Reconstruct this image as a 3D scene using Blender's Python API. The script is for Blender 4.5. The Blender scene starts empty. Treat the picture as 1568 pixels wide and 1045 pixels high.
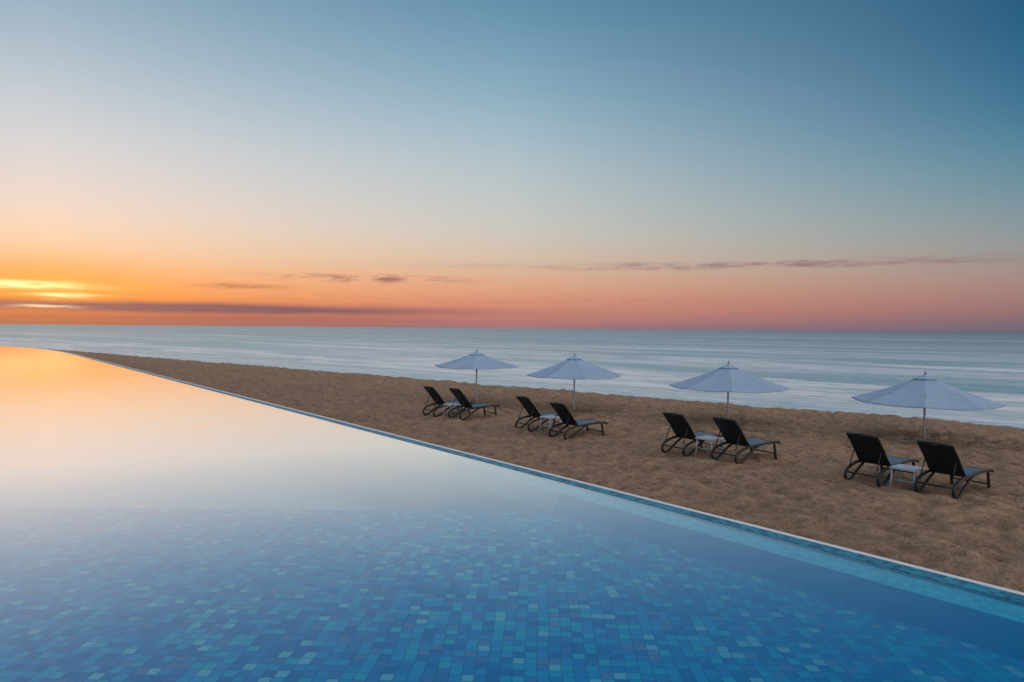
import bpy, bmesh, math, random
from mathutils import Vector, Matrix, noise
random.seed(4)
scene=bpy.context.scene
col=scene.collection
def lin(c):
    return tuple(((v/255)/12.92 if v/255<=0.04045 else ((v/255+0.055)/1.055)**2.4) for v in c)+(1.0,)
# ---------------------------------------------------------------- node helpers
class NT:
    def __init__(s,nt): s.nt=nt; s.n=nt.nodes; s.l=nt.links
    def new(s,t,**k):
        nd=s.n.new(t)
        for a,b in k.items(): setattr(nd,a,b)
        return nd
    def put(s,sock,v):
        if v is None: return
        if isinstance(v,bpy.types.NodeSocket): s.l.new(v,sock)
        else: sock.default_value=v
    def m(s,op,a,b=None,c=None,clamp=False):
        nd=s.new('ShaderNodeMath',operation=op,use_clamp=clamp)
        s.put(nd.inputs[0],a); s.put(nd.inputs[1],b); s.put(nd.inputs[2],c)
        return nd.outputs[0]
    def mr(s,v,a,b,c=0.0,d=1.0,smooth=False):
        nd=s.new('ShaderNodeMapRange',clamp=True)
        if smooth: nd.interpolation_type='SMOOTHSTEP'
        s.put(nd.inputs[0],v)
        for i,x in enumerate((a,b,c,d)): nd.inputs[i+1].default_value=x
        return nd.outputs[0]
    def mix(s,f,a,b,blend='MIX'):
        nd=s.new('ShaderNodeMix',data_type='RGBA',blend_type=blend)
        s.put(nd.inputs[0],f); s.put(nd.inputs[6],a); s.put(nd.inputs[7],b)
        return nd.outputs[2]
    def ramp(s,f,stops,interp='LINEAR'):
        nd=s.new('ShaderNodeValToRGB'); r=nd.color_ramp; r.interpolation=interp
        stops=sorted(stops,key=lambda q:q[0])
        while len(r.elements)<len(stops): r.elements.new(0.5)
        for e,(p,c) in zip(r.elements,stops): e.position=p
        for e,(p,c) in zip(r.elements,stops): e.color=c
        s.put(nd.inputs[0],f); return nd.outputs[0]
    def noise(s,vec,scale,detail=3,rough=0.5,dist=0.0):
        nd=s.new('ShaderNodeTexNoise'); s.put(nd.inputs['Vector'],vec)
        nd.inputs['Scale'].default_value=scale; nd.inputs['Detail'].default_value=detail
        nd.inputs['Roughness'].default_value=rough; nd.inputs['Distortion'].default_value=dist
        return nd.outputs[0]
    def mapping(s,vec,loc=(0,0,0),rot=(0,0,0),scale=(1,1,1)):
        nd=s.new('ShaderNodeMapping'); s.put(nd.inputs[0],vec)
        nd.inputs[1].default_value=loc; nd.inputs[2].default_value=rot; nd.inputs[3].default_value=scale
        return nd.outputs[0]
    def bump(s,h,strength,dist,normal=None):
        nd=s.new('ShaderNodeBump'); nd.inputs['Strength'].default_value=strength
        nd.inputs['Distance'].default_value=dist; s.put(nd.inputs['Height'],h)
        if normal is not None: s.put(nd.inputs['Normal'],normal)
        return nd.outputs[0]
def material(name):
    m=bpy.data.materials.new(name); m.use_nodes=True; m.node_tree.nodes.clear()
    t=NT(m.node_tree); out=t.new('ShaderNodeOutputMaterial'); return m,t,out
def pos(t): return t.new('ShaderNodeNewGeometry').outputs['Position']
def principled(t,out,color,rough=0.6,spec=0.5,normal=None,metal=0.0):
    b=t.new('ShaderNodeBsdfPrincipled'); t.put(b.inputs['Base Color'],color)
    t.put(b.inputs['Roughness'],rough); b.inputs['Specular IOR Level'].default_value=spec
    b.inputs['Metallic'].default_value=metal
    if normal is not None: t.put(b.inputs['Normal'],normal)
    t.l.new(b.outputs[0],out.inputs[0]); return b

# ---------------------------------------------------------------- world sky
SUN_AZ=-34.3
w=bpy.data.worlds.new("World"); scene.world=w; w.use_nodes=True
w.node_tree.nodes.clear(); t=NT(w.node_tree)
w.cycles.sampling_method='MANUAL'; w.cycles.sample_map_resolution=256
wout=t.new('ShaderNodeOutputWorld')
tc=t.new('ShaderNodeTexCoord'); sep=t.new('ShaderNodeSeparateXYZ'); t.l.new(tc.outputs['Generated'],sep.inputs[0])
X,Y,Z=sep.outputs
az=t.m('MULTIPLY',t.m('ARCTAN2',X,Y),57.29578)
el=t.m('MULTIPLY',t.m('ARCSINE',Z),57.29578)
d0=t.m('ABSOLUTE',t.m('SUBTRACT',az,SUN_AZ))
ang=t.m('MINIMUM',d0,t.m('SUBTRACT',360.0,d0))
p=t.m('SQRT',t.m('MAXIMUM',Z,0.0))
def st(lst): return [(math.sqrt(z),lin(c)) for z,c in lst]
L=st([(0,(140,92,90)),(.006,(160,96,82)),(.015,(214,114,70)),(.03,(246,142,66)),(.043,(252,160,80)),(.073,(251,190,134)),(.105,(246,209,176)),(.14,(238,214,199)),(.185,(225,214,209)),(.256,(202,208,214)),(.355,(154,178,195)),(.45,(126,157,180)),(1,(100,130,160))])
C=st([(0,(150,114,124)),(.008,(176,120,120)),(.022,(206,132,115)),(.045,(218,150,121)),(.07,(222,170,140)),(.098,(214,187,164)),(.145,(204,201,192)),(.235,(177,194,202)),(.32,(142,176,195)),(.434,(90,139,168)),(.6,(50,105,140)),(1,(60,105,140))])
R=st([(0,(100,102,122)),(.01,(122,106,118)),(.025,(150,112,114)),(.05,(166,128,122)),(.08,(162,146,140)),(.122,(140,154,157)),(.195,(94,140,159)),(.266,(56,114,148)),(.363,(30,88,124)),(.6,(25,80,118)),(1,(50,95,130))])
cl=t.ramp(p,L,'B_SPLINE'); cc=t.ramp(p,C,'B_SPLINE'); cr=t.ramp(p,R,'B_SPLINE')
s1=t.mix(t.mr(ang,0,34),cl,cc); skyc=t.mix(t.mr(ang,34,71),s1,cr)
comb=t.new('ShaderNodeCombineXYZ'); t.l.new(az,comb.inputs[0]); t.l.new(el,comb.inputs[1])
n1=t.noise(t.mapping(comb.outputs[0],scale=(.16,1.1,1)),1.0,3,.6)
n2=t.noise(t.mapping(comb.outputs[0],loc=(7,3,0),scale=(.45,3.0,1)),1.0,4,.62)
def warp(k): return t.m('ADD',el,t.m('MULTIPLY',t.m('SUBTRACT',n1,.5),k))
elw=warp(.9); elw2=warp(.35)
def blob(a0,e0,wa,we,src=elw):
    u=t.m('POWER',t.m('ABSOLUTE',t.m('DIVIDE',t.m('SUBTRACT',az,a0),wa)),2.0)
    v=t.m('POWER',t.m('ABSOLUTE',t.m('DIVIDE',t.m('SUBTRACT',src,e0),we)),2.0)
    return t.m('EXPONENT',t.m('MULTIPLY',t.m('ADD',u,v),-1.0))
brk=t.mr(n2,.40,.62,0,1,True)
brk2=t.mr(n2,.30,.55,.35,1,True)
brk3=t.mr(n2,.36,.60,.12,1,True)
def cloud(c,mask,col,k): return t.mix(t.m('MULTIPLY',mask,k,clamp=True),c,lin(col))
glow=blob(SUN_AZ,2.7,7,1.7,el)
skyc=t.mix(t.m('MULTIPLY',glow,.6),skyc,lin((255,166,52)))
skyc=cloud(skyc,blob(-25,1.3,20,.42,elw2),(126,90,100),1.3)
skyc=cloud(skyc,t.m('MULTIPLY',blob(-24,.55,20,.2,elw2),.6),(150,96,96),1.)
skyc=cloud(skyc,t.m('MULTIPLY',blob(-12,3.95,6.5,.24),brk),(168,108,104),1.1)
skyc=cloud(skyc,t.m('MULTIPLY',blob(-21.5,3.1,3,.18),brk2),(180,106,88),.8)
skyc=cloud(skyc,t.m('MULTIPLY',blob(21,5.15,19,.24),brk3),(142,112,120),.85)
skyc=cloud(skyc,t.m('MULTIPLY',blob(5,2.2,30,.5),brk),(190,120,112),.35)
# unseen sky overhead and behind the viewpoint, brightened to add light on the sand
skyc=t.mix(t.mr(Z,.46,.80,0,1,True),skyc,(.58,.55,.57,1))
skyc=t.mix(t.m('MULTIPLY',t.mr(ang,90,150,0,1,True),t.mr(Z,.75,.45,0,1,True)),skyc,(1.75,1.44,1.25,1))
bg=t.new('ShaderNodeBackground'); t.l.new(skyc,bg.inputs[0]); bg.inputs[1].default_value=1.0
g=t.m('ADD',t.m('ADD',t.m('MULTIPLY',blob(-35.4,2.65,3.4,.24),brk2),t.m('MULTIPLY',blob(-33.2,2.0,2.0,.12),brk2)),t.m('MULTIPLY',blob(-34.3,1.2,1.6,.13),.9))
bg2=t.new('ShaderNodeBackground'); bg2.inputs[0].default_value=(1,.72,.40,1); t.l.new(t.m('MULTIPLY',g,1.0),bg2.inputs[1])
sk=t.new('ShaderNodeTexSky',sky_type='NISHITA'); sk.sun_disc=False
sk.sun_elevation=math.radians(2.2); sk.sun_rotation=math.radians(SUN_AZ)
bg3=t.new('ShaderNodeBackground'); t.l.new(sk.outputs[0],bg3.inputs[0]); bg3.inputs[1].default_value=0.004
a1=t.new('ShaderNodeAddShader'); a2=t.new('ShaderNodeAddShader')
t.l.new(bg.outputs[0],a1.inputs[0]); t.l.new(bg2.outputs[0],a1.inputs[1])
t.l.new(a1.outputs[0],a2.inputs[0]); t.l.new(bg3.outputs[0],a2.inputs[1]); t.l.new(a2.outputs[0],wout.inputs[0])

# the sun is behind the cloud bank: only a very weak, wide, warm source is left of it
sd=bpy.data.lights.new("sun",'SUN'); sd.energy=0.02; sd.angle=math.radians(60); sd.color=(1,.62,.34)
so=bpy.data.objects.new("sun",sd); col.objects.link(so)
e=math.radians(4.0); a=math.radians(SUN_AZ)
sv=Vector((math.sin(a)*math.cos(e),math.cos(a)*math.cos(e),math.sin(e)))
so.rotation_euler=sv.to_track_quat('Z','Y').to_euler(); so.location=sv*60

# ---------------------------------------------------------------- terrain
N_SEA=Vector((.645,.765)); D_SH=Vector((-.765,.645)); T_CREST=25.6
def sand_h(x,y):
    tt=x*N_SEA.x+y*N_SEA.y; ss=x*D_SH.x+y*D_SH.y
    wob=noise.noise(Vector((ss*.12,0,3)))*.5+noise.noise(Vector((ss*.5,0,9)))*.15
    b=tt-(T_CREST+wob)
    h=0.0
    if b>0: h=-.02*b-.22*max(0,b-.4)
    else: h=.05*math.exp(-(b/2.0)**2)
    if b<6 and tt>2 and -45<ss<160:
        v=Vector((x,y,0))
        h+=noise.noise(v*.35)*.06
        h+=noise.noise(v*1.3+Vector((5,1,0)))*.06
        h+=noise.noise(v*3.1+Vector((2,7,0)))*.08
        dd=noise.voronoi(v*1.9)[0][0]
        h-=.11*math.exp(-(dd/.22)**2)
        dd=noise.voronoi(v*2.8+Vector((11,0,0)))[0][0]
        h-=.09*math.exp(-(dd/.24)**2)
    return max(h,-4.0)
def spaced(a,b,seg):
    out=[a]
    while out[-1]<b:
        x=out[-1]
        for up,stp in seg:
            if x<up: break
        out.append(x+stp)
    return out
ss=spaced(-400,900,[(-60,40),(-14,1.0),(20,.07),(45,.12),(80,.35),(170,1.2),(2000,60)])
ts=spaced(-300,60,[(-20,40),(4,3),(8,.10),(27.5,.07),(34,.5),(2000,6)])
verts=[]
for tt in ts:
    for s_ in ss:
        x=N_SEA.x*tt+D_SH.x*s_; y=N_SEA.y*tt+D_SH.y*s_
        verts.append((x,y,sand_h(x,y)))
ns=len(ss); faces=[]
for j in range(len(ts)-1):
    for i in range(ns-1):
        k=j*ns+i; faces.append((k,k+ns,k+ns+1,k+1))
def mesh_obj(name,verts,faces,mats,smooth=False,parent=None):
    me=bpy.data.meshes.new(name); me.from_pydata(verts,[],faces); me.update()
    for m in mats: me.materials.append(m)
    if smooth: me.polygons.foreach_set('use_smooth',[True]*len(me.polygons))
    o=bpy.data.objects.new(name,me); col.objects.link(o)
    if parent: o.parent=parent
    return o
m_sand,t,out=material("sand"); P=pos(t)
nb=t.noise(P,.35,2); nm=t.noise(P,2.6,3,.6); nf=t.noise(P,8,4,.78); ng=t.noise(P,45,2,.85)
# scuffed, footprint-sized lumps
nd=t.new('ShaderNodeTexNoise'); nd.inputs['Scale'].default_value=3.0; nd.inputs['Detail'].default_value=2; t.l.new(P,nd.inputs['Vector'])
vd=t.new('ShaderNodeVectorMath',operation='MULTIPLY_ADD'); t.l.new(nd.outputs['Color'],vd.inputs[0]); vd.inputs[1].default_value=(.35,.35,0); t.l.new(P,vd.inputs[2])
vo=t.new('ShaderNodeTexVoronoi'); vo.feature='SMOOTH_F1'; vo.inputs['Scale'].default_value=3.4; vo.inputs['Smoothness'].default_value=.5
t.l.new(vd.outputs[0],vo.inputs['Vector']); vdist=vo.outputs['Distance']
c=t.ramp(nm,[(.3,(.32,.225,.155,1)),(.5,(.47,.335,.235,1)),(.72,(.62,.465,.345,1))])
c=t.mix(t.mr(nb,.35,.7,0,.4),c,(.38,.285,.215,1))
c=t.mix(t.mr(ng,.35,.7,0,.55),c,(.66,.52,.40,1))
c=t.mix(t.mr(ng,.50,.30,0,.55),c,(.16,.11,.08,1))
c=t.mix(t.mr(nf,.50,.68,0,.65),c,(.17,.115,.08,1))
c=t.mix(t.mr(vdist,.30,.08,0,.5,True),c,(.18,.125,.09,1))  # footprint dips shaded by darkening the sand colour itself
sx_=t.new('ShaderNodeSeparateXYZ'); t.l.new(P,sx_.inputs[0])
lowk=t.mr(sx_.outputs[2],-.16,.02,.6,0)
c=t.mix(lowk,c,(.17,.12,.09,1))       # shade in the hollows, painted as darker sand colour
hh=t.m('ADD',t.m('MULTIPLY',nf,.9),t.m('MULTIPLY',ng,.22))
hh=t.m('ADD',hh,t.m('MULTIPLY',nm,1.0))
hh=t.m('ADD',hh,t.m('MULTIPLY',vdist,.7))
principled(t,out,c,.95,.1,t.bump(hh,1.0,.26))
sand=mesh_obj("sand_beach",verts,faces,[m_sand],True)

# ---------------------------------------------------------------- sea
m_sea,t,out=material("sea"); P=pos(t)
Pm=t.mapping(P,rot=(0,0,math.radians(-139.9)),scale=(1,1,1))
w1=t.noise(t.mapping(Pm,scale=(.10,.35,1)),1,4,.6)
w2=t.noise(t.mapping(Pm,scale=(.5,1.9,1)),1,3,.6)
band=t.noise(t.mapping(Pm,loc=(3,5,0),scale=(.010,.06,1)),1,5,.65,.4)
band2=t.noise(t.mapping(Pm,loc=(31,15,0),scale=(.002,.011,1)),1,4,.6,.4)
sp=t.new('ShaderNodeSeparateXYZ'); t.l.new(P,sp.inputs[0])
tt=t.m('ADD',t.m('MULTIPLY',sp.outputs[0],N_SEA.x),t.m('MULTIPLY',sp.outputs[1],N_SEA.y))
sh=t.mr(tt,40,260,0,1,True)
base=t.mix(sh,(.03,.28,.37,1),(.02,.15,.22,1))
base=t.mix(t.mr(tt,260,1200,0,1),base,(.015,.07,.11,1))
foam=t.m('MULTIPLY',t.mr(band,.46,.60,0,1,True),t.mr(tt,30,300,.9,.10))
foam=t.m('ADD',foam,t.m('MULTIPLY',t.mr(band2,.48,.64,0,.35,True),t.m('MULTIPLY',t.mr(tt,100,300,0,1),t.mr(tt,600,1500,1,0))))
foam=t.m('ADD',foam,t.mr(tt,34,62,.7,0,True))
wn_=t.noise(t.mapping(Pm,scale=(.03,.10,1)),1,4,.6)
ph=t.m('SINE',t.m('ADD',t.m('MULTIPLY',t.m('POWER',tt,.62),1.35),t.m('MULTIPLY',wn_,9.0)))
surf=t.m('MULTIPLY',t.mr(ph,.45,.95,0,1,True),t.mr(tt,60,190,.9,0))
foam=t.m('ADD',foam,surf,clamp=True)
foam=t.m('MULTIPLY',foam,t.mr(t.m('ADD',t.m('MULTIPLY',w1,.5),t.m('MULTIPLY',w2,.5)),.38,.56,.35,1.0,True))
base=t.mix(foam,base,(.72,.78,.86,1))
nrm=t.bump(t.m('ADD',t.m('MULTIPLY',w1,1.0),t.m('MULTIPLY',w2,.4)),1.0,1.1)
df=t.new('ShaderNodeBsdfDiffuse'); t.put(df.inputs[0],base)
gl=t.new('ShaderNodeBsdfGlossy'); gl.inputs[0].default_value=(.86,.94,1,1); gl.inputs['Roughness'].default_value=.25; t.put(gl.inputs['Normal'],nrm)
mx=t.new('ShaderNodeMixShader'); t.put(mx.inputs[0],t.mr(foam,0,1,.54,.28)); t.l.new(df.outputs[0],mx.inputs[1]); t.l.new(gl.outputs[0],mx.inputs[2])
t.l.new(mx.outputs[0],out.inputs[0])
SZ=-1.2
def sp_(s_,tt): return (N_SEA.x*tt+D_SH.x*s_,N_SEA.y*tt+D_SH.y*s_,SZ)
sea=mesh_obj("sea_water",[sp_(-30000,20),sp_(30000,20),sp_(30000,30000),sp_(-30000,30000)],[(0,3,2,1)],[m_sea])

# ---------------------------------------------------------------- pool
WZ=1.4
def mosaic(t,P,size,stops,dark=.25):
    v=t.new('ShaderNodeVectorMath',operation='SCALE'); t.l.new(P,v.inputs[0]); v.inputs['Scale'].default_value=1/size
    fl=t.new('ShaderNodeVectorMath',operation='FLOOR'); t.l.new(v.outputs[0],fl.inputs[0])
    fr=t.new('ShaderNodeVectorMath',operation='FRACTION'); t.l.new(v.outputs[0],fr.inputs[0])
    wn=t.new('ShaderNodeTexWhiteNoise',noise_dimensions='3D'); t.l.new(fl.outputs[0],wn.inputs[0])
    c=t.ramp(wn.outputs[0],stops,'CONSTANT')
    s=t.new('ShaderNodeSeparateXYZ'); t.l.new(fr.outputs[0],s.inputs[0])
    ex=t.m('ABSOLUTE',t.m('SUBTRACT',s.outputs[0],.5)); ey=t.m('ABSOLUTE',t.m('SUBTRACT',s.outputs[1],.5))
    gx=t.mr(t.m('MAXIMUM',ex,ey),.42,.46)
    return c,gx,wn
m_tile,t,out=material("pool_mosaic"); P=pos(t)
Pw=t.mapping(P,loc=(0,0,0.3),rot=(0,0,math.radians(2)))
nz=t.new('ShaderNodeTexNoise'); nz.inputs['Scale'].default_value=1.3; t.l.new(Pw,nz.inputs['Vector'])
va=t.new('ShaderNodeVectorMath',operation='MULTIPLY_ADD'); t.l.new(nz.outputs['Color'],va.inputs[0]); va.inputs[1].default_value=(.07,.07,0); t.l.new(Pw,va.inputs[2])
stops=[(0,(.0,.20,.56,1)),(.14,(.0,.30,.72,1)),(.30,(.0,.40,.80,1)),(.46,(.0,.48,.84,1)),(.58,(.0,.25,.62,1)),(.68,(.0,.54,.78,1)),(.78,(.08,.26,.62,1)),(.84,(.02,.62,.78,1)),(.89,(.22,.30,.60,1)),(.94,(.34,.74,.84,1))]
c,gx,wn=mosaic(t,va.outputs[0],.064,stops)
big=t.noise(P,.55,2)
spx=t.new('ShaderNodeSeparateXYZ'); t.l.new(P,spx.inputs[0])
deepen=t.m('ADD',t.mr(big,.35,.65,0,.2),t.mr(spx.outputs[0],-.3,3.0,.08,.6),clamp=True)
c=t.mix(deepen,c,(.0,.30,.64,1))
c=t.mix(t.m('MULTIPLY',gx,.65),c,(.01,.17,.40,1))
principled(t,out,c,.35,.4)
m_plaster,t,out=material("pool_plaster"); P=pos(t)
principled(t,out,t.mix(t.noise(P,.3,3),(.42,.52,.70,1),(.50,.60,.76,1)),.8,.2)
m_ledge,t,out=material("pool_ledge_tile"); P=pos(t)
Pw=t.mapping(P,rot=(0,0,math.radians(-39.3)))
c,gx,wn=mosaic(t,Pw,.04,[(0,(.05,.56,.84,1)),(.35,(.12,.64,.88,1)),(.7,(.03,.52,.82,1)),(.88,(.18,.68,.88,1))])
principled(t,out,t.mix(t.m('MULTIPLY',gx,.3),c,(.1,.4,.6,1)),.4,.4)
m_weir,t,out=material("weir_tile"); P=pos(t)
Pw=t.mapping(P,rot=(0,0,math.radians(-39.3)))
c,gx,wn=mosaic(t,Pw,.04,[(0,(.0,.11,.22,1)),(.3,(.01,.19,.34,1)),(.6,(.01,.27,.42,1)),(.85,(.03,.15,.30,1))])
principled(t,out,t.mix(t.m('MULTIPLY',gx,.5),c,(.10,.22,.32,1)),.45,.2)
m_wall,t,out=material("pool_wall_tile"); P=pos(t)
principled(t,out,t.mix(t.noise(P,3,3),(.0,.28,.62,1),(.0,.33,.68,1)),.4,.4)
m_lip,t,out=material("lip_stone"); P=pos(t)
principled(t,out,t.mix(t.noise(P,8,3),(.58,.66,.76,1),(.76,.82,.88,1)),.4,.5)
m_water,t,out=material("pool_water"); P=pos(t)
fr=t.new('ShaderNodeFresnel'); fr.inputs[0].default_value=1.33
nrm=t.bump(t.noise(P,1.2,2),.25,.02)
gl=t.new('ShaderNodeBsdfGlossy'); gl.inputs['Roughness'].default_value=.09; gl.inputs[0].default_value=(1,1,1,1); t.put(gl.inputs['Normal'],nrm)
tr=t.new('ShaderNodeBsdfTransparent'); tr.inputs[0].default_value=(.70,.97,1,1)
mx=t.new('ShaderNodeMixShader'); t.put(mx.inputs[0],t.mr(fr.outputs[0],.05,.35,.04,.95))
t.l.new(tr.outputs[0],mx.inputs[1]); t.l.new(gl.outputs[0],mx.inputs[2]); t.l.new(mx.outputs[0],out.inputs[0])

pool=bpy.data.objects.new("infinity_pool",None); col.objects.link(pool)
dE=Vector((-.633,.774)); P0=Vector((2.87,3.83))
nE=Vector((-.774,-.633))
SY=6.3; off=.355
ks=(SY-(P0+nE*off).y)/dE.y
line=[P0-dE*14, P0-dE*6, P0, P0+dE*ks, P0+dE*(ks+.02)]+[P0+dE*k for k in (6,12,18,24,30,36,41)]
WALL_SWITCH=3
cur=line[-1].copy(); angd=math.atan2(dE.y,dE.x)
for k in range(16):
    angd+=math.radians(1.6); cur=cur+Vector((math.cos(angd),math.sin(angd)))*2.2; line.append(cur.copy())
def inward(i):
    if 0<i<11: return nE
    a=line[max(0,i-1)]; b=line[min(len(line)-1,i+1)]; d=(b-a).normalized()
    return Vector((-d.y,d.x))
prof=[(-.11,-.3,3),(-.11,WZ+.006,4),(-.068,WZ+.007,4),(-.066,WZ+.003,1),(.055,WZ+.003,1),(.06,WZ-.02,2),(.26,WZ-.04,3),(.36,WZ-.20,3),(.37,WZ-.9,3)]
V=[];F=[];MI=[]
for i,q in enumerate(line):
    n_=inward(i)
    for d_,z_,_ in prof: V.append((q.x+n_.x*d_,q.y+n_.y*d_,z_))
np_=len(prof)
for i in range(len(line)-1):
    for j in range(np_-1):
        k=i*np_+j; F.append((k,k+np_,k+np_+1,k+1))
        mi=prof[j][2]
        if j>=6 and i>=WALL_SWITCH: mi=5
        MI.append(mi)
weir=mesh_obj("infinity_edge",V,F,[m_tile,m_weir,m_ledge,m_wall,m_lip,m_plaster],False,pool)
for pl,mi in zip(weir.data.polygons,MI): pl.material_index=mi
back=[Vector((-75,60)),Vector((-60,-25)),Vector((5,-25))]
wl=[line[i]+inward(i)*.056 for i in range(len(line))]+back
mesh_obj("water_surface",[(q.x,q.y,WZ) for q in wl],[tuple(range(len(wl)))],[m_water],False,pool)
fl=[line[i]+inward(i)*.2 for i in range(len(line))]+back
mesh_obj("deep_floor",[(q.x,q.y,WZ-.85) for q in fl],[tuple(range(len(fl)))],[m_plaster],False,pool)
q0=line[0]+inward(0)*off
q1=P0+nE*off+dE*ks
fz=WZ-.20
mesh_obj("shelf_floor",[(q0.x,q0.y,fz),(q1.x,q1.y,fz),(-60,SY+.3,fz),(-60,-25,fz),(5,-25,fz),(q1.x,q1.y,WZ-.84),(-60,SY+.3,WZ-.84)],[(0,1,2,3,4),(1,5,6,2)],[m_tile],False,pool)
bw=[wl[-4]]+back+[wl[0]]
V=[];F=[]
for q in bw: V+= [(q.x,q.y,WZ+.05),(q.x,q.y,-.3)]
for i in range(len(bw)-1): F.append((2*i,2*i+1,2*i+3,2*i+2))
mesh_obj("basin_wall",V,F,[m_wall],False,pool)

# ---------------------------------------------------------------- furniture materials
def simple(name,c1,c2,rough,spec=.5,scale=20,bs=0.0):
    m,t,out=material(name); tc=t.new('ShaderNodeTexCoord').outputs['Object']
    n=t.noise(tc,scale,4,.6)
    principled(t,out,t.mix(n,c1,c2),rough,spec,t.bump(n,bs,.01) if bs else None); return m
m_frame=simple("dark_resin",(.012,.014,.018,1),(.020,.023,.028,1),.45,.3)
m_mesh,t,out=material("sling_fabric"); tc=t.new('ShaderNodeTexCoord').outputs['Object']
wv=t.new('ShaderNodeTexWave'); wv.inputs['Scale'].default_value=30; t.l.new(tc,wv.inputs[0]); wv.bands_direction='Y'
principled(t,out,t.mix(wv.outputs[1],(.008,.010,.014,1),(.020,.026,.036,1)),.6,.25)
m_seat,t,out=material("seat_fabric"); tc=t.new('ShaderNodeTexCoord').outputs['Object']
wv=t.new('ShaderNodeTexWave'); wv.inputs['Scale'].default_value=30; t.l.new(tc,wv.inputs[0]); wv.bands_direction='Y'
principled(t,out,t.mix(wv.outputs[1],(.035,.075,.13,1),(.07,.12,.18,1)),.45,.6)
m_white=simple("table_white",(.28,.36,.46,1),(.40,.48,.58,1),.45)
m_pole=simple("pole_metal",(.34,.38,.44,1),(.44,.48,.54,1),.4)
m_rib=simple("rib_metal",(.12,.13,.15,1),(.2,.21,.23,1),.4)
m_canvas,t,out=material("canopy_canvas"); tc=t.new('ShaderNodeTexCoord').outputs['Object']
n=t.noise(tc,3,4,.6); nf=t.noise(tc,60,2)
cc_=t.mix(n,(.27,.43,.66,1),(.38,.55,.77,1))
df=t.new('ShaderNodeBsdfDiffuse'); t.put(df.inputs[0],cc_); t.put(df.inputs['Normal'],t.bump(t.m('ADD',n,t.m('MULTIPLY',nf,.1)),.6,.05))
tl=t.new('ShaderNodeBsdfTranslucent'); t.put(tl.inputs[0],cc_)
mx=t.new('ShaderNodeMixShader'); mx.inputs[0].default_value=.2; t.l.new(df.outputs[0],mx.inputs[1]); t.l.new(tl.outputs[0],mx.inputs[2]); t.l.new(mx.outputs[0],out.inputs[0])

# ---------------------------------------------------------------- mesh builder
class MB:
    def __init__(s): s.v=[];s.f=[];s.m=[];s.sm=[]
    def add(s,v,f,mi,sm=False):
        b=len(s.v); s.v+=[tuple(x) for x in v]
        for q in f: s.f.append(tuple(b+i for i in q)); s.m.append(mi); s.sm.append(sm)
    def tube(s,pts,r,mi,n=8,flat=1.0):
        pts=[Vector(p_) for p_ in pts]; V=[];F=[]
        for i,p_ in enumerate(pts):
            d=(pts[min(i+1,len(pts)-1)]-pts[max(i-1,0)]).normalized()
            up=Vector((0,1,0)) if abs(d.y)<.9 else Vector((0,0,1))
            a_=d.cross(up).normalized(); b_=d.cross(a_).normalized()
            rr=r[i] if isinstance(r,(list,tuple)) else r
            for k in range(n):
                th=2*math.pi*k/n; V.append(p_+a_*math.cos(th)*rr+b_*math.sin(th)*rr*flat)
        for i in range(len(pts)-1):
            for k in range(n):
                k2=(k+1)%n; F.append((i*n+k,i*n+k2,(i+1)*n+k2,(i+1)*n+k))
        F.append(tuple(range(n))[::-1]); F.append(tuple((len(pts)-1)*n+k for k in range(n)))
        s.add(V,F,mi,True)
    def box(s,c,h,mi,rot=None):
        V=[]
        for x in(-1,1):
            for y in(-1,1):
                for z in(-1,1):
                    v=Vector((x*h[0],y*h[1],z*h[2])); 
                    if rot: v=rot@v
                    V.append(v+Vector(c))
        s.add(V,[(0,1,3,2),(4,6,7,5),(0,4,5,1),(2,3,7,6),(0,2,6,4),(1,5,7,3)],mi)
    def sheet(s,prof,y0,y1,th,mi,ny=6,sag=0.0):
        V=[];F=[];n=len(prof)
        for side in (0,1):
            for i,(x,z) in enumerate(prof):
                for j in range(ny+1):
                    f=j/ny; y=y0+(y1-y0)*f
                    V.append((x,y,z-side*th-sag*4*f*(1-f)))
        w_=ny+1; N=n*w_
        for i in range(n-1):
            for j in range(ny):
                k=i*w_+j; F.append((k,k+w_,k+w_+1,k+1)); F.append((N+k,N+k+1,N+k+w_+1,N+k+w_))
        for i in range(n-1):
            k=i*w_; F.append((k,N+k,N+k+w_,k+w_)); k+=ny; F.append((k,k+w_,N+k+w_,N+k))
        s.add(V,F,mi,False)
    def obj(s,name,mats,parent=None):
        o=mesh_obj(name,s.v,s.f,mats,False,parent)
        for pl,mi,sm in zip(o.data.polygons,s.m,s.sm): pl.material_index=mi; pl.use_smooth=sm
        return o
def bez(p0,p1,p2,p3,n=8):
    r=[]
    for i in range(n+1):
        u=i/n; r.append(tuple((1-u)**3*a+3*(1-u)**2*u*b+3*(1-u)*u*u*c+u**3*d for a,b,c,d in zip(p0,p1,p2,p3)))
    return r
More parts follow.
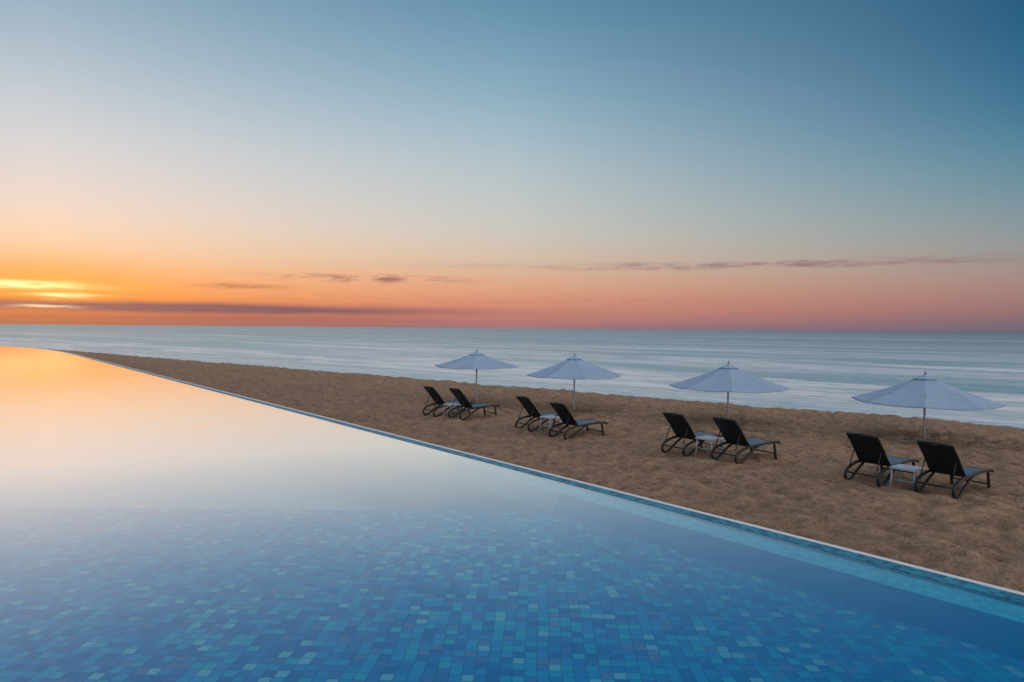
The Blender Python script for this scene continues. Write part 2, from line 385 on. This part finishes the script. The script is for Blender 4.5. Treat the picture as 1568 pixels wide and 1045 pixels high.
def lounger_mesh():
    b=MB(); W=.32
    back=[(.44,.375),(.36,.46),(.27,.57),(.18,.69),(.08,.80),(-.01,.895),(-.06,.955)]
    seat=[(.44,.37),(.60,.375),(.78,.39),(.96,.40),(1.14,.405),(1.30,.40),(1.48,.37)]
    for sgn in(-1,1):
        y=sgn*W
        b.tube([(.30,y,.35),(.5,y,.36),(.78,y,.375),(1.0,y,.385),(1.2,y,.39),(1.42,y,.38),(1.50,y,.345)],.027,0,8,.8)
        b.tube(bez((.62,y,.36),(.30,y,.36),(-.02,y,.30),(-.05,y,.16))+bez((-.05,y,.16),(-.06,y,.08),(-.02,y,.03),(.06,y,.015))[1:],.029,0)
        b.tube(bez((.06,y,.018),(.22,y,.04),(.36,y,.22),(.74,y,.365)),.027,0)
        b.tube(bez((1.28,y,.385),(1.32,y,.25),(1.32,y,.12),(1.36,y,.012)),.028,0)
        b.box((.03,y,.012),(.05,.026,.012),0); b.box((1.36,y,.010),(.03,.026,.010),0)
        b.tube([(x,sgn*(W-.03),z) for x,z in back],.021,0)
        b.tube([(.17,sgn*(W-.06),.68),(.0,sgn*(W-.05),.30)],.011,0)
    b.tube([(-.06,-W+.03,.955),(-.075,0,.967),(-.06,W-.03,.955)],.024,0)
    b.tube([(.44,-W,.36),(.44,W,.36)],.018,0)
    b.tube([(1.50,-W,.345),(1.505,0,.348),(1.50,W,.345)],.021,0)
    b.tube([(1.36,-W,.12),(1.36,W,.12)],.014,0)
    b.tube([(-.04,-W,.2),(-.04,W,.2)],.016,0)
    b.sheet(back,-W+.035,W-.035,.012,1,6,.02)
    b.sheet(seat,-W+.012,W-.012,.012,2,6,.012)
    return b
def table_mesh():
    b=MB(); S=.22
    b.box((0,0,.415),(S+.01,S+.01,.012),0)
    for i in range(6): b.box((-S+.037+i*.073,0,.432),(.030,S,.006),0)
    for sx in(-1,1):
        for sy in(-1,1):
            b.tube([(sx*(S-.03),sy*(S-.03),.405),(sx*(S),sy*(S),.0)],.016,0)
        b.tube([(sx*(S-.015),-S+.015,.20),(sx*(S-.015),S-.015,.20)],.009,0)
    return b
lb=lounger_mesh(); tb=table_mesh()
def place(obj,x,y,rot,z=None):
    obj.location=(x,y,z if z is not None else sand_h(x,y)-.012); obj.rotation_euler=(0,0,rot)
HEAD=math.radians(36)
U=Vector((math.cos(HEAD),math.sin(HEAD)))
groups=[((6.79,13.12),(7.67,12.27)),((3.79,15.8),(4.7,14.93)),((.355,19.5),(1.28,18.45)),((-2.67,22.3),(-1.75,21.5))]
lm=None; tm=None
for gi,(A,B) in enumerate(groups):
    for ci,Q in enumerate((A,B)):
        if lm is None:
            o=lb.obj("sun_lounger",[m_frame,m_mesh,m_seat]); lm=o.data
        else:
            o=bpy.data.objects.new("sun_lounger",lm); col.objects.link(o)
        jit=math.radians(random.uniform(-3,3))
        pts=[(Q[0]+U.x*k+U.y*w_,Q[1]+U.y*k-U.x*w_) for k in(0,1.35) for w_ in(-.32,.32)]
        z=sum(sand_h(*q_) for q_ in pts)/4-.012
        place(o,Q[0],Q[1],HEAD+jit,z)
    if tm is None:
        o=tb.obj("side_table",[m_white]); tm=o.data
    else:
        o=bpy.data.objects.new("side_table",tm); col.objects.link(o)
    mx_=(A[0]+B[0])/2+U.x*.36; my_=(A[1]+B[1])/2+U.y*.36
    place(o,mx_,my_,HEAD+.05)

# ---------------------------------------------------------------- umbrellas
def umbrella(x,y,rim,top,r,rot):
    z0=sand_h(x,y)
    par=bpy.data.objects.new("beach_umbrella",None); col.objects.link(par); par.location=(x,y,z0); par.rotation_euler=(0,0,rot)
    top-=z0; rim-=z0
    b=MB(); n=8; R=10; K=6
    apex=top-.12
    def canopy(r0,r1,zt,zb,sagz):
        V=[];F=[]
        for i in range(R+1):
            f=i/R; rr=r0+(r1-r0)*f
            for j in range(n*K):
                k=(j%K)/K; th=2*math.pi*j/(n*K)
                a_=math.pi/n; loc=(k-.5)*2*a_
                chord=math.cos(a_)/math.cos(loc)
                hollow=4*k*(1-k)
                rad=rr*(chord-.02*hollow*f)
                z=zt+(zb-zt)*(f**.93)-sagz*hollow*f*1.0-.03*math.sin(math.pi*f)
                V.append((math.cos(th)*rad,math.sin(th)*rad,z))
        M=n*K
        for i in range(R):
            for j in range(M):
                j2=(j+1)%M; F.append((i*M+j,(i+1)*M+j,(i+1)*M+j2,i*M+j2))
        return V,F
    V,F=canopy(.14,r,apex-.05,rim,.035); b.add(V,F,0,False)
    V,F=canopy(.02,.33,apex+.02,apex-.10,.008); b.add(V,F,0,False)
    V2=[];F2=[];M=n*K
    base=canopy(.14,r,apex-.05,rim,.035)[0][-M:]
    for v in base: V2+=[v,(v[0]*1.0,v[1]*1.0,v[2]-.03)]
    for j in range(M):
        j2=(j+1)%M; F2.append((2*j,2*j+1,2*j2+1,2*j2))
    b.add(V2,F2,0,False)
    b.obj("canopy",[m_canvas],par)
    c=MB()
    c.tube([(0,0,-.3),(0,0,apex)],.028,0,12)
    c.tube([(0,0,apex+.0),(0,0,apex+.04),(0,0,apex+.06),(0,0,apex+.12)],[.028,.034,.018,.012],1,10)
    c.tube([(0,0,rim-.15),(0,0,rim-.07)],.045,1,12)
    c.tube([(0,0,0-.05),(0,0,.10)],.04,1,12)
    c.obj("pole",[m_pole,m_rib],par)
    d=MB()
    for i in range(n):
        th=2*math.pi*i/n; ct,s_=math.cos(th),math.sin(th)
        d.tube([(ct*.04,s_*.04,apex-.07),(ct*r*.5,s_*r*.5,(apex+rim)/2-.055),(ct*r*.98,s_*r*.98,rim-.02)],.011,0,6)
        d.tube([(ct*.04,s_*.04,rim-.11),(ct*r*.5,s_*r*.5,(apex+rim)/2-.07)],.009,0,6)
    d.obj("ribs",[m_rib],par)
umbrella(11.28,18.6,1.02,1.85,1.80,math.radians(-31))
umbrella(6.80,21.4,1.14,1.95,1.80,math.radians(-14))
umbrella(2.27,24.7,1.24,2.03,1.76,math.radians(8))
umbrella(-1.37,26.6,1.43,2.09,1.64,math.radians(-3))

# ---------------------------------------------------------------- camera
cd=bpy.data.cameras.new("camera"); cd.lens=24; cd.sensor_width=36; cd.clip_end=80000; cd.clip_start=.05
co=bpy.data.objects.new("camera",cd); col.objects.link(co)
co.matrix_world=Matrix.Translation((0,0,2.9))@Matrix.Rotation(math.radians(90-1.07),4,'X')@Matrix.Rotation(math.radians(.51),4,'Z')
scene.camera=co
scene.view_settings.view_transform='Standard'; scene.view_settings.look='None'; scene.view_settings.exposure=0
